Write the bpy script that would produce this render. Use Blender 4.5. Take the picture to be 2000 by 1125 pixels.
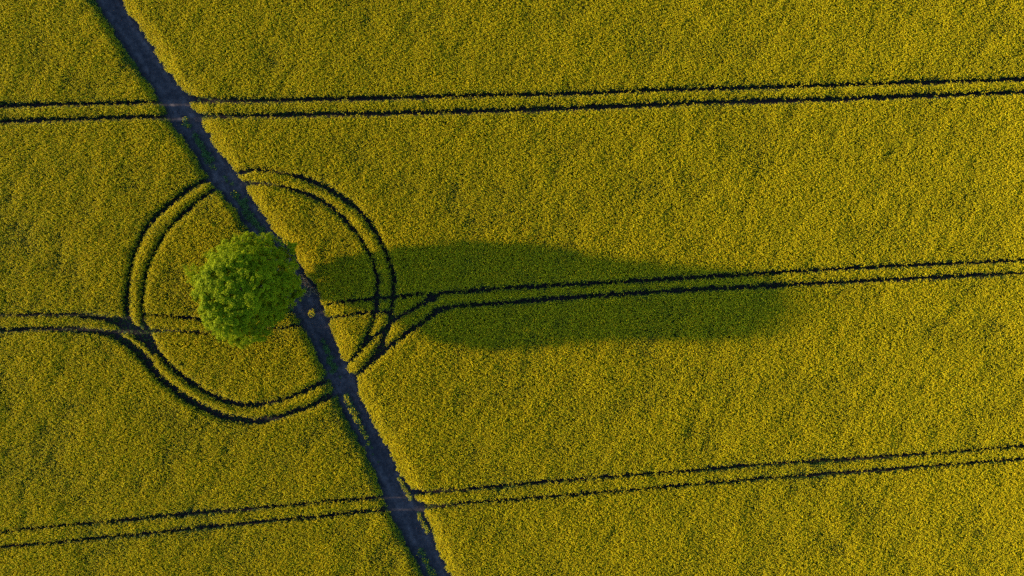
import bpy, math
import numpy as np
from mathutils import Vector

for o in list(bpy.data.objects):
    bpy.data.objects.remove(o, do_unlink=True)
SC = bpy.context.scene
COL = SC.collection

# ------------------------------------------------------------------ camera, sky, sun, exposure
S = 0.0667            # metres per photo pixel on the ground
H = 92.0              # drone height
CX, CY = 1000.0, 562.5
cam_d = bpy.data.cameras.new("camera")
cam = bpy.data.objects.new("camera", cam_d)
COL.objects.link(cam)
cam.location = (0, 0, H)
cam.rotation_euler = (0, 0, 0)
cam_d.sensor_width = 36.0
cam_d.lens = 36.0 * H / (2000 * S)
cam_d.clip_end = 4000
SC.camera = cam

SUN_EL = math.radians(10.5)
DRIFT = math.radians(1.5)          # shadows run to the right and very slightly down the picture
world = bpy.data.worlds.new("World")
SC.world = world
world.use_nodes = True
wn = world.node_tree
sky = wn.nodes.new("ShaderNodeTexSky")
sky.sky_type = 'NISHITA'
sky.sun_disc = False
sky.sun_elevation = SUN_EL
sky.sun_rotation = math.radians(271.5)
sky.altitude = 100
sky.dust_density = 0.6
sky.ozone_density = 4.0
bg = wn.nodes["Background"]
bg.inputs["Strength"].default_value = 0.15
wn.links.new(sky.outputs[0], bg.inputs[0])

sd = bpy.data.lights.new("sun", 'SUN')
sd.energy = 3.4
sd.angle = math.radians(1.5)
sd.color = (1.0, 0.845, 0.58)
sun = bpy.data.objects.new("sun", sd)
COL.objects.link(sun)
tdir = Vector((math.cos(DRIFT) * math.cos(SUN_EL), -math.sin(DRIFT) * math.cos(SUN_EL), -math.sin(SUN_EL)))
sun.rotation_euler = tdir.to_track_quat('-Z', 'Y').to_euler()
sun.location = (-200, 5, 60)

SC.view_settings.view_transform = 'Standard'
SC.view_settings.look = 'None'
SC.view_settings.gamma = 1.0
SC.view_settings.exposure = 1.75
SC.render.engine = 'CYCLES'
SC.cycles.use_denoising = False
SC.cycles.max_bounces = 5
SC.cycles.diffuse_bounces = 4
SC.cycles.transmission_bounces = 3

rng = np.random.default_rng(11)

# ------------------------------------------------------------------ helpers
def px2w(px, py, h=0.0):
    """photo pixel -> world x, y of a point at height h"""
    f = (H - h) / H * S
    return (np.asarray(px, float) - CX) * f, (CY - np.asarray(py, float)) * f

class Noise:
    def __init__(self, seed):
        self.g = np.random.default_rng(seed).random((256, 256))
    def __call__(self, x, y, s):
        x = np.asarray(x) / s; y = np.asarray(y) / s
        ix = np.floor(x).astype(int); iy = np.floor(y).astype(int)
        fx = x - ix; fy = y - iy
        fx = fx * fx * (3 - 2 * fx); fy = fy * fy * (3 - 2 * fy)
        g = self.g
        a = g[ix % 256, iy % 256]; b = g[(ix + 1) % 256, iy % 256]
        c = g[ix % 256, (iy + 1) % 256]; d = g[(ix + 1) % 256, (iy + 1) % 256]
        return (a * (1 - fx) + b * fx) * (1 - fy) + (c * (1 - fx) + d * fx) * fy
N1, N2, N3, N4, N5 = [Noise(s) for s in (1, 2, 3, 4, 5)]

def sstep(x, a, b):
    t = np.clip((x - a) / (b - a), 0, 1)
    return t * t * (3 - 2 * t)

def mesh_np(name, V, F, mats, mi=None, smooth=False):
    """V (n,3), F (m,k) -> mesh"""
    me = bpy.data.meshes.new(name)
    V = np.asarray(V, np.float32); F = np.asarray(F, np.int32)
    m, k = F.shape
    me.vertices.add(len(V)); me.vertices.foreach_set("co", V.ravel())
    me.loops.add(m * k); me.loops.foreach_set("vertex_index", F.ravel())
    me.polygons.add(m)
    me.polygons.foreach_set("loop_start", np.arange(0, m * k, k, dtype=np.int32))
    me.polygons.foreach_set("loop_total", np.full(m, k, np.int32))
    for ma in mats:
        me.materials.append(ma)
    if mi is not None:
        me.polygons.foreach_set("material_index", np.asarray(mi, np.int32))
    if smooth:
        me.polygons.foreach_set("use_smooth", np.ones(m, bool))
    me.update(calc_edges=True)
    me.validate()
    return me

def unit(v):
    return v / np.maximum(np.linalg.norm(v, axis=1, keepdims=True), 1e-9)

def leaves(C, Nn, L, W, r, droop=0.15):
    """diamond leaves: centres C, normals Nn, lengths L, widths W"""
    n = len(C)
    Nn = unit(Nn)
    t = unit(np.cross(Nn, unit(r.normal(size=(n, 3)))))
    b = np.cross(Nn, t)
    L = np.broadcast_to(L, n)[:, None]; W = np.broadcast_to(W, n)[:, None]
    p0 = C - t * L / 2
    p1 = C + b * W / 2 - t * L * 0.05 + Nn * L * droop
    p2 = C + t * L / 2
    p3 = C - b * W / 2 - t * L * 0.05 + Nn * L * droop
    V = np.stack([p0, p1, p2, p3], 1).reshape(-1, 3)
    F = np.arange(4 * n).reshape(n, 4)
    return V, F

def tube(P, R, k=6):
    P = np.asarray(P, float); R = np.asarray(R, float)
    T = np.gradient(P, axis=0); T = unit(T)
    ref = np.array([0.31, 0.83, 0.47])
    A = unit(np.cross(T, ref)); B = np.cross(T, A)
    a = np.linspace(0, 2 * np.pi, k, endpoint=False)
    V = (P[:, None, :] + R[:, None, None] * (np.cos(a)[None, :, None] * A[:, None, :] + np.sin(a)[None, :, None] * B[:, None, :])).reshape(-1, 3)
    F = []
    for i in range(len(P) - 1):
        for j in range(k):
            j2 = (j + 1) % k
            F.append((i * k + j, i * k + j2, (i + 1) * k + j2, (i + 1) * k + j))
    return V, np.array(F)

def join(parts):
    Vs, Fs, Ms, off = [], [], [], 0
    for V, F, m in parts:
        Vs.append(V); Fs.append(F + off); Ms.append(np.full(len(F), m)); off += len(V)
    return np.concatenate(Vs), np.concatenate(Fs), np.concatenate(Ms)

def link(name, me, parent=None, loc=None):
    o = bpy.data.objects.new(name, me)
    COL.objects.link(o)
    if parent: o.parent = parent
    if loc is not None: o.location = loc
    return o

def tag(o, label=None, cat=None, group=None, kind=None):
    if label: o["label"] = label
    if cat: o["category"] = cat
    if group: o["group"] = group
    if kind: o["kind"] = kind
    return o

# ------------------------------------------------------------------ materials
def new_mat(name):
    m = bpy.data.materials.new(name); m.use_nodes = True
    nt = m.node_tree; nt.nodes.clear()
    return m, nt, nt.nodes.new("ShaderNodeOutputMaterial")

def leafy(name, ca, cb, trans=0.3, rough=0.6, scale=3.0, spec=0.15, geo=True):
    """thin leaf or petal: diffuse with light passing through, colour varied plant by plant and over the field"""
    m, nt, out = new_mat(name)
    N = nt.nodes.new; L = nt.links.new
    info = N("ShaderNodeObjectInfo"); geom = N("ShaderNodeNewGeometry")
    no = N("ShaderNodeTexNoise"); no.inputs["Scale"].default_value = scale; no.inputs["Detail"].default_value = 3
    L(geom.outputs["Position"], no.inputs["Vector"])
    add = N("ShaderNodeMath"); add.operation = 'ADD'
    mr = N("ShaderNodeMath"); mr.operation = 'MULTIPLY_ADD'
    mr.inputs[1].default_value = 0.6; mr.inputs[2].default_value = -0.3
    L(geom.outputs["Random Per Island"] if geo else info.outputs["Random"], mr.inputs[0])
    L(no.outputs[0], add.inputs[0]); L(mr.outputs[0], add.inputs[1])
    mix = N("ShaderNodeMix"); mix.data_type = 'RGBA'
    mix.inputs[6].default_value = (*ca, 1); mix.inputs[7].default_value = (*cb, 1)
    L(add.outputs[0], mix.inputs[0])
    p = N("ShaderNodeBsdfPrincipled")
    p.inputs["Roughness"].default_value = rough
    p.inputs["Specular IOR Level"].default_value = spec
    t = N("ShaderNodeBsdfTranslucent")
    L(mix.outputs[2], p.inputs["Base Color"]); L(mix.outputs[2], t.inputs["Color"])
    ms = N("ShaderNodeMixShader"); ms.inputs[0].default_value = trans
    L(p.outputs[0], ms.inputs[1]); L(t.outputs[0], ms.inputs[2])
    L(ms.outputs[0], out.inputs[0])
    return m

M_PETAL = leafy("rape_petal", (0.50, 0.330, 0.004), (0.87, 0.705, 0.008), trans=0.30, scale=1.5, spec=0.1)
M_RLEAF = leafy("rape_leaf", (0.026, 0.078, 0.010), (0.090, 0.125, 0.014), trans=0.22, scale=0.6)
M_WEED = leafy("weed_leaf", (0.055, 0.115, 0.028), (0.095, 0.165, 0.030), trans=0.2)
M_DRY = leafy("dry_grass", (0.26, 0.17, 0.09), (0.38, 0.27, 0.15), trans=0.2)
M_TREE = leafy("tree_leaf", (0.090, 0.138, 0.003), (0.37, 0.40, 0.004), trans=0.36, rough=0.8, scale=0.9, spec=0.06)

def soil(name, ca, cb, cc, s1, s2, bump=0.6, lane=None):
    m, nt, out = new_mat(name)
    N = nt.nodes.new; L = nt.links.new
    geom = N("ShaderNodeNewGeometry")
    n1 = N("ShaderNodeTexNoise"); n1.inputs["Scale"].default_value = s1; n1.inputs["Detail"].default_value = 6; n1.inputs["Roughness"].default_value = 0.65
    n2 = N("ShaderNodeTexNoise"); n2.inputs["Scale"].default_value = s2; n2.inputs["Detail"].default_value = 5; n2.inputs["Roughness"].default_value = 0.7
    L(geom.outputs["Position"], n1.inputs["Vector"]); L(geom.outputs["Position"], n2.inputs["Vector"])
    r1 = N("ShaderNodeValToRGB")
    r1.color_ramp.elements[0].position = 0.33; r1.color_ramp.elements[0].color = (*ca, 1)
    r1.color_ramp.elements[1].position = 0.68; r1.color_ramp.elements[1].color = (*cb, 1)
    L(n1.outputs[0], r1.inputs[0])
    r2 = N("ShaderNodeValToRGB")
    r2.color_ramp.elements[0].position = 0.45; r2.color_ramp.elements[0].color = (0, 0, 0, 1)
    r2.color_ramp.elements[1].position = 0.75; r2.color_ramp.elements[1].color = (1, 1, 1, 1)
    L(n2.outputs[0], r2.inputs[0])
    mix = N("ShaderNodeMix"); mix.data_type = 'RGBA'
    L(r2.outputs[0], mix.inputs[0]); L(r1.outputs[0], mix.inputs[6]); mix.inputs[7].default_value = (*cc, 1)
    if lane:      # dry, compacted earth where the wheels run
        at = N("ShaderNodeAttribute"); at.attribute_name = "lane"
        n3 = N("ShaderNodeTexNoise"); n3.inputs["Scale"].default_value = 0.9; n3.inputs["Detail"].default_value = 6; n3.inputs["Roughness"].default_value = 0.7
        L(geom.outputs["Position"], n3.inputs["Vector"])
        r3 = N("ShaderNodeValToRGB")
        r3.color_ramp.elements[0].position = 0.40; r3.color_ramp.elements[0].color = (0, 0, 0, 1)
        r3.color_ramp.elements[1].position = 0.68; r3.color_ramp.elements[1].color = (1, 1, 1, 1)
        L(n3.outputs[0], r3.inputs[0])
        mu = N("ShaderNodeMath"); mu.operation = 'MULTIPLY'
        L(at.outputs["Fac"], mu.inputs[0]); L(r3.outputs[0], mu.inputs[1])
        mix0 = mix
        mix = N("ShaderNodeMix"); mix.data_type = 'RGBA'
        L(mu.outputs[0], mix.inputs[0]); L(mix0.outputs[2], mix.inputs[6]); mix.inputs[7].default_value = (*lane, 1)
    p = N("ShaderNodeBsdfPrincipled"); p.inputs["Roughness"].default_value = 0.95
    p.inputs["Specular IOR Level"].default_value = 0.2
    L(mix.outputs[2], p.inputs["Base Color"])
    b = N("ShaderNodeBump"); b.inputs["Strength"].default_value = bump; b.inputs["Distance"].default_value = 0.08
    L(n2.outputs[0], b.inputs["Height"]); L(b.outputs[0], p.inputs["Normal"])
    L(p.outputs[0], out.inputs[0])
    return m
M_SOIL = soil("field_soil", (0.020, 0.013, 0.011), (0.033, 0.021, 0.018), (0.048, 0.031, 0.026), 0.5, 5.0)
M_ROAD = soil("track_dirt", (0.017, 0.014, 0.016), (0.037, 0.030, 0.031), (0.074, 0.056, 0.053), 0.5, 2.2, lane=(0.120, 0.090, 0.084))

def bark():
    m, nt, out = new_mat("bark")
    N = nt.nodes.new; L = nt.links.new
    no = N("ShaderNodeTexNoise"); no.inputs["Scale"].default_value = 6; no.inputs["Detail"].default_value = 6
    r = N("ShaderNodeValToRGB")
    r.color_ramp.elements[0].color = (0.05, 0.038, 0.028, 1); r.color_ramp.elements[1].color = (0.16, 0.125, 0.09, 1)
    L(no.outputs[0], r.inputs[0])
    p = N("ShaderNodeBsdfPrincipled"); p.inputs["Roughness"].default_value = 0.9
    L(r.outputs[0], p.inputs["Base Color"])
    b = N("ShaderNodeBump"); b.inputs["Strength"].default_value = 0.8; L(no.outputs[0], b.inputs["Height"]); L(b.outputs[0], p.inputs["Normal"])
    L(p.outputs[0], out.inputs[0])
    return m
M_BARK = bark()

# ------------------------------------------------------------------ layout traced from the picture
# edges of the farm track; left edge is seen at the foot of the crop, right edge at its top
ROAD_L = [(-1090, -2210), (60, -210), (110, -125), (150, -60), (185, 0), (220.5, 57.6), (245.6, 100), (276, 143), (301, 180), (316, 203), (326, 216), (332, 235), (351, 261), (363, 281),
          (372, 291), (391, 320), (404, 347), (417, 362), (433, 379), (460, 411), (483, 448), (513, 495), (535, 540), (556, 585), (577, 615), (589, 634), (601, 656), (624, 697),
          (637, 730), (644, 748), (653, 768), (662, 790), (675, 815), (688, 838), (713, 886), (738, 940), (747, 966), (755, 987), (763, 1004), (782, 1042), (808, 1084), (825, 1120), (850, 1170), (900, 1270), (940, 1350), (1960, 3350)]
ROAD_R = [(-1045, -2210), (95, -210), (150, -125), (200, -60), (237, 0), (250.6, 22.6), (276, 57.6), (301, 93), (326, 133), (351, 168), (366, 186), (374, 208), (392, 232), (411, 263),
          (415, 275), (439, 307), (460, 333), (469, 349), (485, 374), (511, 413), (538, 451), (571, 487), (588, 520), (604, 542), (618, 562), (626, 584), (632, 602), (642, 627), (651, 652),
          (661, 685), (673, 708), (681, 725), (696, 744), (700, 772), (707, 782), (730, 825), (756, 870), (782, 922), (807, 962), (815, 976), (828, 1000), (846, 1039), (859, 1075), (876, 1117), (903, 1180), (945, 1280), (975, 1350), (1998, 3350)]
# wheel marks: (px, py, width px) centre lines
GAPS = [
 # upper pair
 [(-250, 214, 12), (0, 207, 12), (75, 204, 13), (175, 202, 12), (276, 199.5, 11), (320, 199, 11)],
 [(-250, 243, 12), (0, 237, 12), (50, 235.5, 13), (125, 233, 12), (225, 229.5, 12), (313, 228, 11), (340, 227, 12)],
 [(352, 182, 20), (375, 193, 15), (400, 196, 13), (450, 196, 12), (513, 196, 13), (593, 194.5, 13), (675, 193, 13), (800, 190, 13), (925, 186.5, 12), (1050, 184.5, 12), (1150, 182, 12), (1250, 177, 12), (1350, 173.5, 12), (1500, 170, 12), (1625, 166, 12), (1750, 162, 12), (1875, 158.5, 12), (2000, 154, 12), (2250, 145, 12)],
 [(375, 222, 16), (393, 226, 13), (412, 226.5, 12), (487, 226, 13), (593, 224, 13), (675, 223, 13), (750, 221.5, 13), (850, 219, 13), (925, 217, 13), (1050, 213, 14), (1150, 210, 14), (1250, 206, 14), (1350, 201, 13), (1500, 197, 13), (1625, 194, 14), (1750, 188.5, 14), (1875, 184, 13), (2000, 180, 12), (2250, 171, 12)],
 # middle pair on the right, running into the ring
 [(837, 577, 14), (862, 572, 12), (900, 569, 11), (1000, 562, 11), (1100, 556, 11), (1200, 551, 11), (1300, 545, 11), (1400, 539, 11), (1500, 533, 11), (1600, 527, 11), (1700, 521.5, 11), (1800, 517, 10.5), (1900, 513, 10.5), (2000, 508, 10.5), (2250, 496, 11)],
 [(850, 607, 16), (872, 600, 13), (900, 596.5, 12), (1000, 590, 12), (1100, 582, 12), (1200, 575, 12.5), (1300, 568, 12), (1400, 563, 12), (1500, 558, 12), (1600, 553, 11), (1700, 548, 11), (1800, 543.5, 11), (1900, 538, 11), (2000, 533, 11), (2250, 521, 11)],
 # entry from the left pair
 [(-250, 618, 11), (0, 615, 10), (125, 614, 11), (150, 615.5, 12), (175, 618, 13), (200, 621, 14), (225, 626, 20), (248, 635, 28), (268, 650, 26), (284, 668, 16), (300, 690, 11)],
 [(-250, 655, 12), (0, 646, 11), (50, 643, 12), (100, 641.5, 13), (140, 643, 14), (175, 646, 15), (212, 651, 15), (250, 671, 19), (270, 687, 22), (284, 702, 20), (312, 737, 17), (350, 768, 17), (387, 792, 17), (437, 814, 17), (480, 821, 17), (510, 822, 15), (550, 812, 14), (587, 800, 13), (620, 786, 12), (650, 770, 15)],
 [(212, 650, 10), (240, 648, 12), (268, 646, 12), (292, 647, 10)],
 # inner ring
 [(416, 371, 12), (396, 385, 11), (374, 403, 11), (351, 425, 10.5), (328, 447, 10), (312, 473, 10), (298, 500, 10), (287, 530, 10), (281, 560, 10), (278, 597, 10), (281, 627, 11), (291, 655, 13), (306, 683, 14), (330, 712, 14), (362, 740, 14), (400, 764, 14), (437, 782, 14), (470, 790, 14), (500, 791, 13), (550, 781, 12), (587, 767, 12), (620, 752, 12), (642, 738, 14)],
 [(672, 714, 10), (684, 704, 11), (702, 684, 12), (716, 660, 12), (726, 635, 11), (733, 610, 12), (737, 577, 12), (737, 545, 13), (730, 512, 12), (717, 487, 11), (702, 462, 11), (680, 435, 11), (650, 407, 11), (620, 387, 12), (590, 376, 11), (567, 369, 9), (540, 362, 8.5), (512, 358, 9), (490, 357, 11), (476, 358, 14)],
 # outer ring
 [(412, 345, 12), (400, 352, 12), (374, 366, 13), (351, 383, 13), (328, 401, 13), (306, 421, 13), (288, 443, 12), (275, 466, 12), (261, 500, 11), (252, 540, 11), (249, 572, 13), (247, 597, 14), (249, 615, 14), (252, 632, 16)],
 [(688, 735, 10), (703, 727, 13), (722, 708, 14), (738, 684, 12), (755, 650, 11), (762, 622, 11), (767, 590, 12), (770, 552, 13), (763, 517, 12), (752, 487, 11), (738, 460, 12), (716, 427, 12), (687, 398, 13), (662, 380, 13), (637, 365, 14), (607, 353, 14), (585, 345, 12), (567, 340, 9), (537, 335, 9), (503, 331, 10), (470, 336, 13)],
 # exit towards the right
 [(704, 682, 8), (722, 664, 10), (740, 650, 10), (762, 630, 13), (787, 614, 11), (806, 604, 11), (824, 593, 15), (840, 583, 15), (862, 573, 12)],
 [(826, 593, 15), (850, 580, 15)],
 [(703, 727, 12), (722, 709, 14), (750, 684, 14), (787, 656, 13), (825, 629, 13), (842, 616, 13), (858, 607, 12), (880, 600, 12)],
 # old faint pair across the circle
 [(287, 614, 6), (320, 616, 7), (350, 619, 8.5), (375, 621, 8.5), (400, 625, 8.5), (470, 622, 7), (520, 614, 8), (545, 607, 14), (572, 604, 18)],
 [(292, 645, 8), (320, 645, 8), (350, 646.5, 8.5), (380, 648, 8.5), (412, 650, 8.5), (480, 648, 7), (537, 642, 8), (565, 638, 8), (592, 635, 9)],
 [(640, 593, 9.5), (655, 591, 9.5), (675, 588, 9), (700, 586, 9), (725, 584, 9), (775, 580, 10), (825, 573, 10)],
 [(638, 622, 10), (650, 620, 9), (687, 614, 9), (725, 609, 8.5), (762, 610, 9)],
 # lower pair
 [(-250, 1060, 9), (0, 1038, 9), (100, 1028, 9.5), (200, 1020, 10), (300, 1010, 11), (370, 1003, 13), (400, 1000, 14), (450, 997.5, 11), (520, 990, 9.5), (600, 983.5, 10), (665, 976.5, 10), (745, 972.5, 10)],
 [(-250, 1090, 9), (0, 1068, 9), (100, 1060, 9), (200, 1050, 9.5), (300, 1041, 11), (360, 1034, 12), (400, 1030, 12), (470, 1023, 11.5), (550, 1015, 11), (620, 1009, 10), (680, 1002, 11), (735, 997, 11), (765, 993, 13)],
 [(802, 961, 14), (830, 962, 11), (860, 959, 10), (924, 955, 11), (1000, 947, 10.5), (1080, 939.5, 10.5), (1150, 934, 10.5), (1250, 926, 10), (1350, 919, 10), (1450, 911, 10.5), (1550, 903.5, 10), (1700, 894, 11), (1775, 888, 10.5), (1850, 884, 10), (1925, 877, 10), (2000, 871, 9.5), (2250, 848, 10)],
 [(815, 988, 20), (835, 990, 12), (876, 987, 10), (924, 981, 10), (1000, 976, 10), (1080, 969.5, 10), (1180, 961, 9.5), (1250, 955, 10), (1350, 946, 9.5), (1450, 938, 9.5), (1550, 930.5, 10), (1700, 920, 11), (1775, 914, 10.5), (1850, 908, 11), (1925, 901.5, 10.5), (2000, 896, 9.5), (2250, 874, 10)],
 # small bare slot in the crop
 [(1319, 646, 4), (1319, 656, 4)],
]

def poly_dist(x, y, line):
    """distance to the nearest edge of a varying-width path (negative inside)"""
    P = np.array(line, float)
    X, Y = px2w(P[:, 0], P[:, 1], 0.9); W = (P[:, 2] - 0.5) * S
    best = np.full(len(x), 1e9)
    # keep only nearby points
    lo = np.array([X.min() - 2, Y.min() - 2]); hi = np.array([X.max() + 2, Y.max() + 2])
    near = np.where((x > lo[0]) & (x < hi[0]) & (y > lo[1]) & (y < hi[1]))[0]
    xx, yy = x[near], y[near]
    b = np.full(len(near), 1e9)
    for i in range(len(P) - 1):
        ax, ay, bx, by = X[i], Y[i], X[i + 1], Y[i + 1]
        dx, dy = bx - ax, by - ay
        t = np.clip(((xx - ax) * dx + (yy - ay) * dy) / (dx * dx + dy * dy), 0, 1)
        d = np.hypot(xx - ax - t * dx, yy - ay - t * dy) - (W[i] + (W[i + 1] - W[i]) * t) / 2
        b = np.minimum(b, d)
    best[near] = b
    return best

_rl = np.array(ROAD_L); _rr = np.array(ROAD_R)
RLX, RLY = px2w(_rl[:, 0], _rl[:, 1], 0.15)
RRX, RRY = px2w(_rr[:, 0], _rr[:, 1], 0.85)
def road_left(y):  return np.interp(-np.asarray(y), -RLY, RLX)
def road_right(y): return np.interp(-np.asarray(y), -RRY, RRX)

# ------------------------------------------------------------------ ground and farm track
g = 1500.0
ground = link("ground", mesh_np("ground", [(-g, -g, 0), (g, -g, 0), (g, g, 0), (-g, g, 0)], [(0, 1, 2, 3)], [M_SOIL]))
tag(ground, "dark bare soil under the yellow crop, showing in the wheel marks", "soil", kind="structure")

ys = np.concatenate([np.arange(183.0, 53.0, -2.0), np.arange(53.0, -53.0, -0.22), np.arange(-53.0, -183.0, -2.0)]); us = np.linspace(0, 1, 34)
YY, UU = np.meshgrid(ys, us, indexing='ij')
XL = road_left(YY) - 0.5; XR = road_right(YY) + 0.5
XX = XL + (XR - XL) * UU
cen = (UU - 0.5) * (XR - XL)
ZZ = 0.07 - 0.045 * np.exp(-((np.abs(cen) - 0.95) / 0.32) ** 2) + 0.03 * (N1(XX, YY, 0.7) - 0.5) + 0.02 * (N2(XX, YY, 0.3) - 0.5) + 0.05 * (N3(XX, YY, 3.0) - 0.5)
edge = np.minimum(UU, 1 - UU) * (XR - XL)
ZZ = 0.006 + np.maximum(ZZ, 0.004) * sstep(edge, 0.0, 0.4)
nr, nc = YY.shape
V = np.stack([XX.ravel(), YY.ravel(), ZZ.ravel()], 1)
idx = np.arange(nr * nc).reshape(nr, nc)
F = np.stack([idx[:-1, :-1].ravel(), idx[1:, :-1].ravel(), idx[1:, 1:].ravel(), idx[:-1, 1:].ravel()], 1)
rme = mesh_np("dirt_track", V, F, [M_ROAD], smooth=True)
lane_a = rme.attributes.new("lane", 'FLOAT', 'POINT')
wob = 0.25 * (N4(0 * YY, YY, 6.0) - 0.5)
lane_v = np.exp(-((np.abs(cen + wob) - 0.95) / 0.38) ** 2) * (0.35 + 0.9 * N2(XX * 0.3, YY, 2.5))
# churned ground where the wheel marks cross
for (qx, qy) in [(340, 208), (445, 345), (660, 730), (612, 605), (785, 980)]:
    jx, jy = px2w(qx, qy)
    lane_v = lane_v + 0.4 * np.exp(-((XX - jx) ** 2 + (YY - jy) ** 2) / 6.0)
lane_a.data.foreach_set("value", np.clip(lane_v, 0, 1).ravel().astype(np.float32))
road = link("dirt_track", rme)
tag(road, "shaded blue grey dirt farm track crossing the yellow field", "dirt track", kind="structure")

# ------------------------------------------------------------------ rapeseed plants
def rape_variant(i, height=1.3, heads=7, rad=0.17, flowery=1.0):
    r = np.random.default_rng(100 + i)
    parts = []
    # stems
    for k in range(heads):
        a = r.uniform(0, 2 * np.pi); q = rad * math.sqrt(r.uniform(0.02, 1.0))
        tip = np.array([q * math.cos(a), q * math.sin(a), height * (1 - 0.24 * r.random() ** 1.1 - 0.1 * (q / rad) ** 2 * r.random())])
        base = np.array([0, 0, height * 0.35])
        P = np.array([base, base * 0.4 + tip * 0.6 + [0, 0, -0.02], tip])
        parts.append((*tube(P, [0.007, 0.006, 0.004], 3), 1))
        # flower head: petals round the tip
        nq = int(9 * flowery) + r.integers(0, 4) if flowery else 1
        C = tip + r.normal(size=(nq, 3)) * np.array([0.025, 0.025, 0.035]) + [0, 0, -0.01]
        Nn = (C - tip) * 14 + r.normal(size=(nq, 3)) * 0.5 + [-0.55, 0, 0.35]
        parts.append((*leaves(C, Nn, r.uniform(0.038, 0.058, nq), r.uniform(0.030, 0.046, nq), r), 0))
        # buds and pods below the head
        nb = 3
        C = tip - [0, 0, 0.12] + r.normal(size=(nb, 3)) * np.array([0.03, 0.03, 0.05])
        parts.append((*leaves(C, r.normal(size=(nb, 3)), 0.09, 0.018, r), 1))
    parts.append((*tube(np.array([[0, 0, 0.0], [0, 0, height * .36]]), [0.011, 0.009], 4), 1))
    nl = 13
    a = r.uniform(0, 2 * np.pi, nl); q = r.uniform(0.03, 0.19, nl)
    zz = height * r.uniform(0.25, 0.80, nl)
    C = np.stack([q * np.cos(a), q * np.sin(a), zz], 1)
    Nn = np.stack([np.cos(a) * 0.6, np.sin(a) * 0.6, np.ones(nl) * 0.8], 1) + r.normal(size=(nl, 3)) * 0.3
    parts.append((*leaves(C, Nn, r.uniform(0.12, 0.2, nl), r.uniform(0.05, 0.09, nl), r), 1))
    V, F, M = join(parts)
    return mesh_np("rapeseed_plant", V, F, [M_PETAL, M_RLEAF], M)

NV = 18
plants = bpy.data.collections.new("rapeseed_plants")
for i in range(NV):
    plants.objects.link(bpy.data.objects.new("rapeseed_plant_kind%02d" % i, rape_variant(i, heads=[2, 3, 4, 4, 5, 5, 6, 6, 7][i // 2], flowery=[.7 if i else 0, .8, 1, .9, 1, 1.1, .9, 1, 1.1][i // 2], rad=[.15, .19, .17, .20, .18, .20, .18, .21, .20][i // 2])))

X0, X1, Y0, Y1 = -76.0, 76.0, -47.0, 47.0
SP = 0.145
nx, ny = int((X1 - X0) / SP), int((Y1 - Y0) / SP)
gx, gy = np.meshgrid(X0 + (np.arange(nx) + .5) * SP, Y0 + (np.arange(ny) + .5) * SP)
px = gx.ravel() + rng.uniform(-.5, .5, nx * ny) * SP
py = gy.ravel() + rng.uniform(-.5, .5, nx * ny) * SP

jit = 0.045 * (N4(px, py, 0.45) - 0.5) * 2 + 0.07 * (N5(px, py, 1.7) - 0.5) * 2
dg = np.full(len(px), 1e9)
for ln in GAPS:
    dg = np.minimum(dg, poly_dist(px, py, ln))
dl = (road_left(py) - px) * 0.88
dr = (px - road_right(py)) * 0.88
droad = np.where(px < 0.5 * (road_left(py) + road_right(py)), dl, dr)
jr = 0.22 * (N4(px, py, 0.6) - 0.5) * 2 + 0.16 * (N5(px, py, 2.3) - 0.5) * 2
shade_plants = (rng.random(len(px)) < 0.13) & (droad + jr > 0.0) & (dg + jit <= 0)      # sparse low plants added in the wheel marks to shade their soil
keep = ((dg + jit > 0) & (droad + jr > 0.0)) | shade_plants
px, py, dg, droad, shade_plants = px[keep], py[keep], dg[keep], droad[keep], shade_plants[keep]
n = len(px)
# slow variation in the stand: patches, and faint drill streaks running diagonally
low = N1(px, py, 6.0) * 0.42 + N2(px, py, 2.6) * 0.40 + N3(px, py, 1.0) * 0.18 + 0.16 * (N4(px - 40, py, 15.0) - 0.5)
u = px * 0.5 + py * 0.866; v = -px * 0.866 + py * 0.5
streak = N5(u * 0.35, v, 0.9)
hs = 0.85 + 0.26 * low + 0.07 * streak + rng.normal(0, 0.022, n)
left_side = px < 0.5 * (road_left(py) + road_right(py))
wid = np.where(left_side, 0.9, 1.8) * (0.6 + 0.8 * N2(px, py, 1.3))
hs *= 0.62 + 0.38 * sstep(droad / wid, -0.1, 1.0)
hs *= 0.86 + 0.14 * sstep(dg, -0.05, 0.5)
hs = np.where(shade_plants, rng.uniform(0.10, 0.28, n), hs)
vs = np.where(shade_plants, 0.6, 0.85) + 0.3 * rng.random(n)
tilt = rng.normal(0, 1, (n, 2)) * (0.08 + 0.04 * (1 - sstep(np.minimum(dg, droad), 0.05, 0.3)))[:, None]
rot = np.stack([tilt[:, 0], tilt[:, 1], rng.uniform(-1.2, 1.2, n)], 1)   # the flowers lean to the evening sun
scl = np.stack([vs, vs, hs], 1)
bloom = -1.2 - 1.5 * left_side + (low - 0.5) * 13 + (streak - 0.5) * 6 + (N4(px + 31, py, 1.6) - 0.5) * 4  # fewer flowers left of the track imitate its darker, backlit look
bloom += np.where(left_side, -4.0, 7.0) * (1 - sstep(droad, 0.3, 1.6))  # edge bloom boosted right and cut left, imitating the sunlit and shaded rims
var = np.clip(np.round(rng.uniform(3.5, NV - 3.5, n) + bloom), 0, NV - 1).astype(int)
var[shade_plants] = 0

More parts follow.
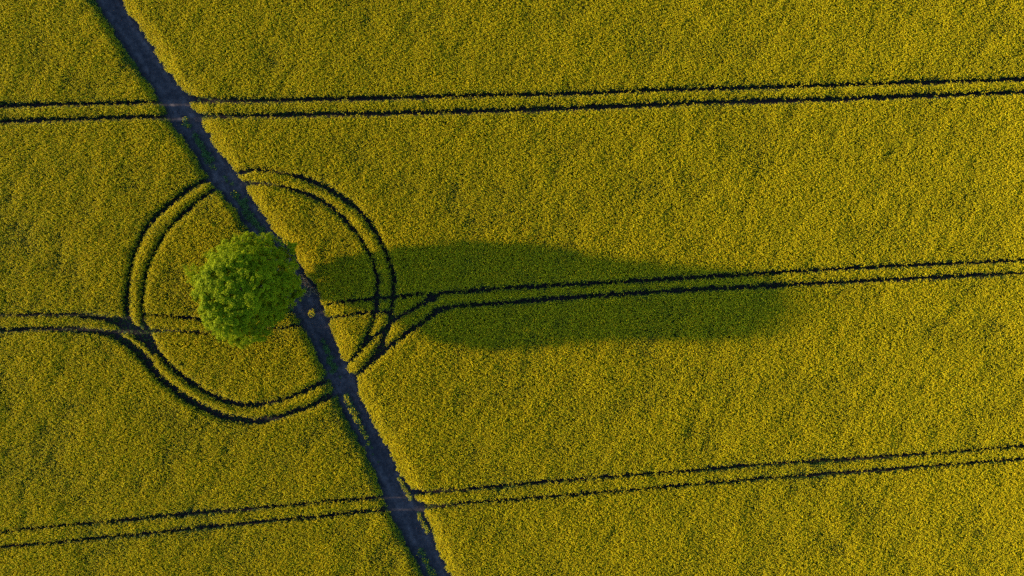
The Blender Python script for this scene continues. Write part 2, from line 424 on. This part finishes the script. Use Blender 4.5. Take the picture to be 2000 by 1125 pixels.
me = bpy.data.meshes.new("rapeseed_crop")
me.vertices.add(n)
me.vertices.foreach_set("co", np.stack([px, py, np.zeros(n)], 1).astype(np.float32).ravel())
a = me.attributes.new("prot", 'FLOAT_VECTOR', 'POINT'); a.data.foreach_set("vector", rot.astype(np.float32).ravel())
a = me.attributes.new("pscl", 'FLOAT_VECTOR', 'POINT'); a.data.foreach_set("vector", scl.astype(np.float32).ravel())
a = me.attributes.new("pvar", 'INT', 'POINT'); a.data.foreach_set("value", var.astype(np.int32))
me.materials.append(M_PETAL); me.materials.append(M_RLEAF)
crop = link("rapeseed_crop", me)
tag(crop, "dense flowering yellow rapeseed crop covering the whole field", "rapeseed crop", kind="stuff")
ng = bpy.data.node_groups.new("crop_scatter", 'GeometryNodeTree')
ng.interface.new_socket("Geometry", in_out='INPUT', socket_type='NodeSocketGeometry')
ng.interface.new_socket("Geometry", in_out='OUTPUT', socket_type='NodeSocketGeometry')
gi = ng.nodes.new('NodeGroupInput'); go = ng.nodes.new('NodeGroupOutput')
iop = ng.nodes.new('GeometryNodeInstanceOnPoints')
ci = ng.nodes.new('GeometryNodeCollectionInfo')
ci.inputs['Collection'].default_value = plants
ci.inputs['Separate Children'].default_value = True
ci.inputs['Reset Children'].default_value = True
def attr(nm, t):
    nd = ng.nodes.new('GeometryNodeInputNamedAttribute'); nd.data_type = t
    nd.inputs['Name'].default_value = nm
    return nd.outputs['Attribute']
ng.links.new(gi.outputs[0], iop.inputs['Points'])
ng.links.new(ci.outputs[0], iop.inputs['Instance'])
iop.inputs['Pick Instance'].default_value = True
ng.links.new(attr('pvar', 'INT'), iop.inputs['Instance Index'])
ng.links.new(attr('prot', 'FLOAT_VECTOR'), iop.inputs['Rotation'])
ng.links.new(attr('pscl', 'FLOAT_VECTOR'), iop.inputs['Scale'])
ng.links.new(iop.outputs[0], go.inputs[0])
md = crop.modifiers.new("scatter", 'NODES'); md.node_group = ng

# the same crop going on to the horizon, beyond the picture
def far_mat():
    m, nt, out = new_mat("far_crop")
    N = nt.nodes.new; L = nt.links.new
    ge = N("ShaderNodeNewGeometry")
    no = N("ShaderNodeTexNoise"); no.inputs["Scale"].default_value = 4.0; no.inputs["Detail"].default_value = 8; no.inputs["Roughness"].default_value = 0.75
    L(ge.outputs["Position"], no.inputs["Vector"])
    r = N("ShaderNodeValToRGB")
    r.color_ramp.elements[0].position = 0.40; r.color_ramp.elements[0].color = (0.05, 0.07, 0.006, 1)
    r.color_ramp.elements[1].position = 0.60; r.color_ramp.elements[1].color = (0.46, 0.34, 0.004, 1)
    L(no.outputs[0], r.inputs[0])
    p = N("ShaderNodeBsdfPrincipled"); p.inputs["Roughness"].default_value = 1.0
    p.inputs["Specular IOR Level"].default_value = 0.0
    L(r.outputs[0], p.inputs["Base Color"])
    b = N("ShaderNodeBump"); b.inputs["Strength"].default_value = 1.0; b.inputs["Distance"].default_value = 0.3
    L(no.outputs[0], b.inputs["Height"]); L(b.outputs[0], p.inputs["Normal"]); L(p.outputs[0], out.inputs[0])
    return m
ax_ = np.concatenate([np.linspace(-1400, -200, 13), np.linspace(-190, X0, 40), np.linspace(X0, X1, 40)[1:-1], np.linspace(X1, 190, 40), np.linspace(200, 1400, 13)])
ay_ = np.concatenate([np.linspace(-1400, -200, 13), np.linspace(-190, Y0, 40), np.linspace(Y0, Y1, 30)[1:-1], np.linspace(Y1, 190, 40), np.linspace(200, 1400, 13)])
AX, AY = np.meshgrid(ax_, ay_, indexing='ij')
AZ = 1.08 + 0.12 * (N1(AX, AY, 3.0) - .5)
idx = np.arange(AX.size).reshape(AX.shape)
cxm = (AX[:-1, :-1] + AX[1:, 1:]) / 2; cym = (AY[:-1, :-1] + AY[1:, 1:]) / 2
outm = ~((cxm > X0) & (cxm < X1) & (cym > Y0) & (cym < Y1))
inroad = (cxm > road_left(np.clip(cym, -184, 184)) - 1.5) & (cxm < road_right(np.clip(cym, -184, 184)) + 1.5) & (np.abs(cym) < 184)
outm &= ~inroad
F = np.stack([idx[:-1, :-1], idx[1:, :-1], idx[1:, 1:], idx[:-1, 1:]], -1)[outm]
far = link("distant_crop", mesh_np("distant_crop", np.stack([AX.ravel(), AY.ravel(), AZ.ravel()], 1), F, [far_mat()]))
tag(far, "yellow rapeseed crop going on beyond the edges of the picture", "rapeseed crop", kind="stuff")

# ------------------------------------------------------------------ the tree
TBX, TBY = px2w(520, 572)
tree = bpy.data.objects.new("round_tree", None); COL.objects.link(tree)
tree.location = (float(TBX), float(TBY), 0)
tag(tree, "lone round green tree inside the ring of wheel marks beside the dirt track", "tree")
TH = np.array([0, 20, 45, 70, 90, 110, 130, 150, 165, 185, 205, 230, 250, 270, 290, 310, 325, 345, 360])
RT = np.array([6.5, 7.0, 6.9, 6.9, 6.9, 6.3, 5.7, 5.0, 4.8, 4.5, 4.8, 5.6, 6.0, 6.1, 5.7, 5.0, 5.0, 5.7, 6.5])
HN = np.array([1.6, 2.75, 3.4, 4.2, 5, 6.5, 8, 9.4, 10.2, 11.4, 12, 13.2, 14.0, 14.5])
FN = np.array([.20, .58, .74, .88, .93, 1, .97, .88, .77, .70, .70, .60, .42, .15])
HS = np.array([1.6, 2.75, 3.4, 4.2, 5, 5.5, 6.5, 8, 8.9, 10.2, 11.4, 13.2, 13.7, 14.2, 14.5])
FS = np.array([.05, .10, .16, .30, .66, .88, 1, 1, .87, .74, .71, .70, .62, .42, .15])
tr = np.random.default_rng(8)
def crown_r(th, h):
    deg = np.degrees(th) % 360
    k = 0.5 + 0.5 * np.sin(th)
    r_ = np.interp(deg, TH, RT) * (k * np.interp(h, HN, FN) + (1 - k) * np.interp(h, HS, FS)) - 0.2
    # the low branch reaching out on the left
    r_ = r_ + 2.3 * np.exp(-((deg - 166) / 11) ** 2) * np.exp(-((h - 5.2) / 1.3) ** 2)
    return np.maximum(r_, 0.15) * (0.83 + 0.20 * N4(th * 2.6, h * 0.6, 1.0) + 0.12 * N5(th * 6.0, h * 1.2, 1.0))
# clump centres spread evenly over the crown surface, with some inside
cl = []
while len(cl) < 1900:
    h = tr.uniform(1.9, 13.9); th = tr.uniform(0, 2 * np.pi)
    r0 = float(crown_r(np.array([th]), np.array([h]))[0])
    if tr.random() > (r0 + 1.2) / 8.5: continue
    q = tr.uniform(0.82, 1.08) if tr.random() < 0.74 else tr.uniform(0.3, 0.8)
    rr = r0 * q
    c = np.array([rr * math.cos(th), rr * math.sin(th), h])
    rad = 0.20 + 0.36 * tr.random() ** 1.5
    # keep clumps from piling up
    if cl and min(np.sum((np.array([k[0] for k in cl[-400:]]) - c) ** 2, axis=1)) < 0.20: continue
    cl.append((c, rad))
for k in range(230):     # the closed top of the dome
    th = tr.uniform(0, 2 * np.pi); r0 = 3.6 * math.sqrt(tr.random())
    cl.append((np.array([r0 * math.cos(th), r0 * math.sin(th), 14.0 - 0.95 * (r0 / 3.6) ** 2 - 0.5 * tr.random()]), 0.20 + 0.36 * tr.random() ** 1.5))
Cs, Ns, Ls, Ws = [], [], [], []
for c, rad in cl:
    nn = int(210 * (rad / 0.5) ** 2)
    d = unit(tr.normal(size=(nn, 3)))
    outw = c - np.array([0, 0, 5.5]); outw = outw / np.linalg.norm(outw)
    flip = (d @ outw) < -0.25
    d[flip] *= -1
    sh = np.abs(tr.normal(0.74, 0.20, (nn, 1)))
    P = c * [1, 1, 0.975] + (d * rad * sh) @ (np.eye(3) * [1.05, 1.05, .85] + tr.normal(size=(3, 3)) * 0.17)
    Cs.append(P); Ns.append(d + outw * 0.5 + tr.normal(size=(nn, 3)) * 0.55 + [0, 0, 0.35])
    L_ = tr.uniform(0.12, 0.21, nn); Ls.append(L_); Ws.append(L_ * tr.uniform(0.55, 0.8, nn))
for k in range(48):     # the low branch reaching out on the left, and loose sprays at the rim
    t_ = k / 47
    P = np.array([-5.0 - 2.9 * t_, 1.5 + 0.9 * t_, 5.6 - 0.8 * t_]) + tr.normal(size=3) * np.array([.3, .95 * (1 - .6 * t_), .35])
    nn = 70
    d = unit(tr.normal(size=(nn, 3)))
    Cs.append(P + d * tr.uniform(.1, .42, (nn, 1))); Ns.append(d + [0, 0, .5] + tr.normal(size=(nn, 3)) * .6)
    L_ = tr.uniform(0.11, 0.18, nn); Ls.append(L_); Ws.append(L_ * .6)
for k in range(260):
    th = tr.uniform(0, 2 * np.pi); h = tr.uniform(3.2, 12.5)
    r0 = float(crown_r(np.array([th]), np.array([h]))[0]) + tr.uniform(.3, .85)
    P = np.array([r0 * math.cos(th), r0 * math.sin(th), h])
    nn = int(tr.integers(15, 45))
    d = unit(tr.normal(size=(nn, 3)))
    Cs.append(P + d * tr.uniform(.05, .3, (nn, 1))); Ns.append(d + [0, 0, .3] + tr.normal(size=(nn, 3)) * .6)
    L_ = tr.uniform(0.11, 0.18, nn); Ls.append(L_); Ws.append(L_ * .6)
V, F = leaves(np.concatenate(Cs), np.concatenate(Ns), np.concatenate(Ls), np.concatenate(Ws), tr)
crown = link("crown", mesh_np("crown", V, F, [M_TREE]), tree)
parts = []
P = np.array([[0, 0, -0.1], [0.02, 0, 0.4], [0.05, 0.03, 1.5], [0.02, 0.08, 3.0], [-0.05, 0.1, 5.5], [0.05, 0.0, 8.5], [0, 0, 11.5]])
parts.append((*tube(P, [0.62, 0.42, 0.34, 0.30, 0.22, 0.13, 0.05], 12), 0))
for k in range(70):
    c, rad = cl[int(tr.integers(0, len(cl)))]
    z0 = min(max(1.6, c[2] * 0.55), 9.0)
    b = np.array([0, 0.05, z0])
    mid = b * 0.5 + c * 0.5 + [0, 0, -0.25] + tr.normal(size=3) * 0.15
    parts.append((*tube(np.array([b, b * .7 + mid * .3, mid, c]), [0.11, 0.09, 0.055, 0.02], 6), 0))
V, F, M = join(parts)
trunk = link("trunk", mesh_np("trunk", V, F, [M_BARK], smooth=True), tree)

# ------------------------------------------------------------------ weeds and tufts on the track
def weed_mesh(seed, nl=90, rad=0.36, hgt=0.4, mat=None, size=(0.08, 0.17), thin=0.45):
    r = np.random.default_rng(seed)
    a = r.uniform(0, 2 * np.pi, nl); q = rad * np.sqrt(r.uniform(0, 1, nl)) * (0.75 + 0.4 * np.sin(a * 3 + seed))
    z = hgt * r.uniform(0.1, 1, nl) * (1 - 0.6 * (q / rad / 1.2) ** 2)
    C = np.stack([q * np.cos(a), q * np.sin(a) * 1.25, z + .02], 1)
    Nn = np.stack([np.cos(a) * .5, np.sin(a) * .5, np.ones(nl)], 1) + r.normal(size=(nl, 3)) * .4
    L_ = r.uniform(*size, nl)
    return mesh_np("foliage", *leaves(C, Nn, L_, L_ * thin, r), [mat or M_WEED])
def flower_mesh(seed, nh=9, rad=0.3, hgt=0.45):
    r = np.random.default_rng(seed + 50)
    Cs = []
    for k in range(nh):
        a = r.uniform(0, 6.28); q = rad * math.sqrt(r.random())
        t = np.array([q * math.cos(a), q * math.sin(a) * 1.25, hgt * r.uniform(.75, 1.1)])
        Cs.append(t + r.normal(size=(8, 3)) * .033)
    C = np.concatenate(Cs)
    return mesh_np("flower_heads", *leaves(C, r.normal(size=(len(C), 3)) + [0, 0, .5], 0.06, 0.05, r), [M_PETAL])

def weed_thing(name, x, y, label, cat, group, leaf, flower=None, sc=1.0, rz=0.0):
    if flower is None:
        o = link(name, leaf)
    else:
        o = bpy.data.objects.new(name, None); COL.objects.link(o)
        link("foliage", leaf, o); link("flower_heads", flower, o)
    o.location = (x, y, 0.03); o.rotation_euler = (0, 0, rz); o.scale = (sc, sc, sc)
    tag(o, label, cat, group)
    return o

GREEN = [weed_mesh(i, nl=70 + 8 * i) for i in range(6)]
TALLG = [weed_mesh(20 + i, nl=150, rad=0.42, hgt=0.8) for i in range(4)]
TALLF = [flower_mesh(20 + i, nh=12, rad=0.36, hgt=0.85) for i in range(4)]
FEWF = [flower_mesh(40 + i, nh=4, rad=0.34, hgt=0.5) for i in range(4)]
wr = np.random.default_rng(77)
def strip(pts, name, label, cat, group, kind, s=(0.8, 1.2), spread=2.0, repeat=1):
    for (qx, qy) in pts:
        for k in range(repeat):
            x, y = px2w(qx + wr.normal() * spread, qy + wr.normal() * spread, 0.1)
            i = int(wr.integers(0, 4))
            lf = TALLG[i] if kind == 'tall' else GREEN[int(wr.integers(0, 6))]
            fl = TALLF[i] if kind == 'tall' else (FEWF[i] if kind == 'few' else None)
            weed_thing(name, float(x), float(y), label, cat, group, lf, fl, wr.uniform(*s), wr.uniform(0, 6.28))
strip([(363, 234), (368, 241), (372, 249)], "weed_clump", "sparse weed clump with pale tips where the upper wheel marks cross the dirt track", "weed", "weeds at the upper crossing of the track", 'few', repeat=2, spread=3)
strip([(380, 266), (384, 274), (388, 279), (393, 285), (397, 291), (401, 298), (404, 304), (409, 311), (412, 317), (416, 313), (400, 308)], "weed_clump",
      "dark green low weed clump down the middle of the track between upper crossing and ring", "weed", "weeds between the upper crossing and the ring", 'green', repeat=2, spread=3)
strip([(421, 330), (420, 325)], "weed_clump", "pale yellowish weed clump in the middle of the track just above the ring", "weed", "pale weeds above the ring", 'few', s=(.7, .95))
strip([(441, 347), (446, 352), (451, 357)], "weed_clump", "small dark green weed clump where the ring of wheel marks crosses the track", "weed", "weeds at the top of the ring", 'green', s=(.6, .85))
strip([(459, 375), (463, 381)], "weed_clump", "yellow tipped weed clump at the top end of the strip above the tree", "weed", "yellow tipped weeds above the tree", 'few')
strip([(467, 388), (472, 395), (476, 402), (481, 409), (485, 416), (489, 424), (495, 431), (500, 439), (506, 446), (512, 453), (478, 395), (492, 420), (519, 462)], "weed_clump",
      "bushy green weed clump in the strip down the track just above the tree", "weed", "weeds in the strip above the tree", 'green', s=(1.0, 1.35), repeat=2, spread=2.5)
strip([(529, 470), (535, 478), (541, 486), (546, 480)], "weed_clump", "dark weed clump on the track right against the upper edge of the tree", "weed", "weeds against the upper edge of the tree", 'green', s=(.7, 1.0))
strip([(556, 601), (561, 605), (566, 610), (570, 604)], "weed_clump", "dark shaded weed clump between the lower right of the tree and the track", "weed", "shaded weeds below the tree", 'green', s=(.8, 1.1), spread=1)
strip([(632, 668), (634, 676), (637, 683), (641, 690), (644, 698), (647, 706), (650, 713), (653, 719), (647, 725), (641, 703), (655, 712)], "weed_clump",
      "dark green weed clump in the track strip just above the lower crossing of the ring", "weed", "weeds above the lower crossing", 'green', s=(.8, 1.15), repeat=2)
strip([(664, 738)], "weed_clump", "tiny green weed alone in the middle of the lower ring crossing", "weed", None, 'green', s=(.6, .6))
strip([(677, 771), (680, 780), (683, 789), (687, 796), (691, 804), (695, 811), (699, 818)], "rapeseed_clump",
      "flowering rapeseed clump in the upper half of the strip down the lower track", "rapeseed plant", "self sown rapeseed in the upper strip of the lower track", 'tall', s=(.8, 1.1), repeat=2)
strip([(703, 826), (707, 834), (711, 843), (715, 852), (719, 862)], "rapeseed_clump",
      "greener flowering rapeseed clump in the lower half of the strip down the lower track", "rapeseed plant", "self sown rapeseed in the lower half of the strip", 'tall', s=(.65, .85), repeat=2)
strip([(725, 875), (731, 888), (738, 902)], "weed_clump", "tiny scattered weed trailing below the rapeseed strip on the lower track", "weed", "weeds trailing below the strip", 'green', s=(.4, .65))
strip([(782, 934), (785, 941), (789, 948), (793, 956), (797, 963), (802, 970)], "rapeseed_clump", "ragged rapeseed clump on the right verge just above the lowest pair of wheel marks", "rapeseed plant", "ragged rapeseed above the lowest wheel marks", 'tall', s=(.6, .85), repeat=2, spread=1.5)
strip([(818, 1004), (822, 1012), (827, 1020), (831, 1027), (836, 1034)], "rapeseed_clump", "ragged rapeseed clump on the right verge just below the lowest pair of wheel marks", "rapeseed plant", "ragged rapeseed below the lowest wheel marks", 'tall', s=(.6, .85), repeat=2, spread=1.5)
strip([(823, 1076), (826, 1084), (830, 1092), (834, 1100), (839, 1108), (843, 1116), (848, 1124)], "weed_clump", "dark weed clump with few flowers in the middle of the track at its bottom end", "weed", "weeds at the bottom end of the track", 'few', s=(.9, 1.2), repeat=2)

# the single yellow clump standing out in the sun on the track
x, y = px2w(611, 611, 0.4)
o = bpy.data.objects.new("rapeseed_clump", None); COL.objects.link(o); o.location = (float(x), float(y), 0.03)
tag(o, "lone bright yellow rapeseed clump standing in the middle of the track beside the tree", "rapeseed plant")
link("foliage", weed_mesh(61, nl=220, rad=0.44, hgt=1.0, mat=M_RLEAF), o)
link("flower_heads", flower_mesh(61, nh=45, rad=0.44, hgt=1.2), o)

# dry grass on the verge by the tree
def dry_mesh(seed, nl=90):
    r = np.random.default_rng(seed)
    a = r.uniform(0, 6.28, nl); q = 0.32 * np.sqrt(r.random(nl))
    C = np.stack([q * np.cos(a), q * np.sin(a), r.uniform(.08, .35, nl)], 1)
    Nn = np.stack([np.cos(a), np.sin(a), np.ones(nl) * .4], 1) + r.normal(size=(nl, 3)) * .5
    return mesh_np("dry_grass_tuft", *leaves(C, Nn, r.uniform(.2, .4, nl), .03, r), [M_DRY])
DRY = [dry_mesh(i) for i in range(4)]
for qx, qy in [(588, 541), (592, 546), (587, 551), (596, 550), (601, 556), (605, 561), (598, 571), (603, 573), (620, 570), (625, 577), (629, 584), (633, 590), (611, 566)]:
    x, y = px2w(qx, qy, 0.2)
    weed_thing("dry_grass_tuft", float(x), float(y), "pale brown dry grass tuft on the track verge at the right edge of the tree", "dry grass", "dry grass beside the tree",
               DRY[int(wr.integers(0, 4))], None, wr.uniform(.8, 1.3), wr.uniform(0, 6.28))
print("plants", n)
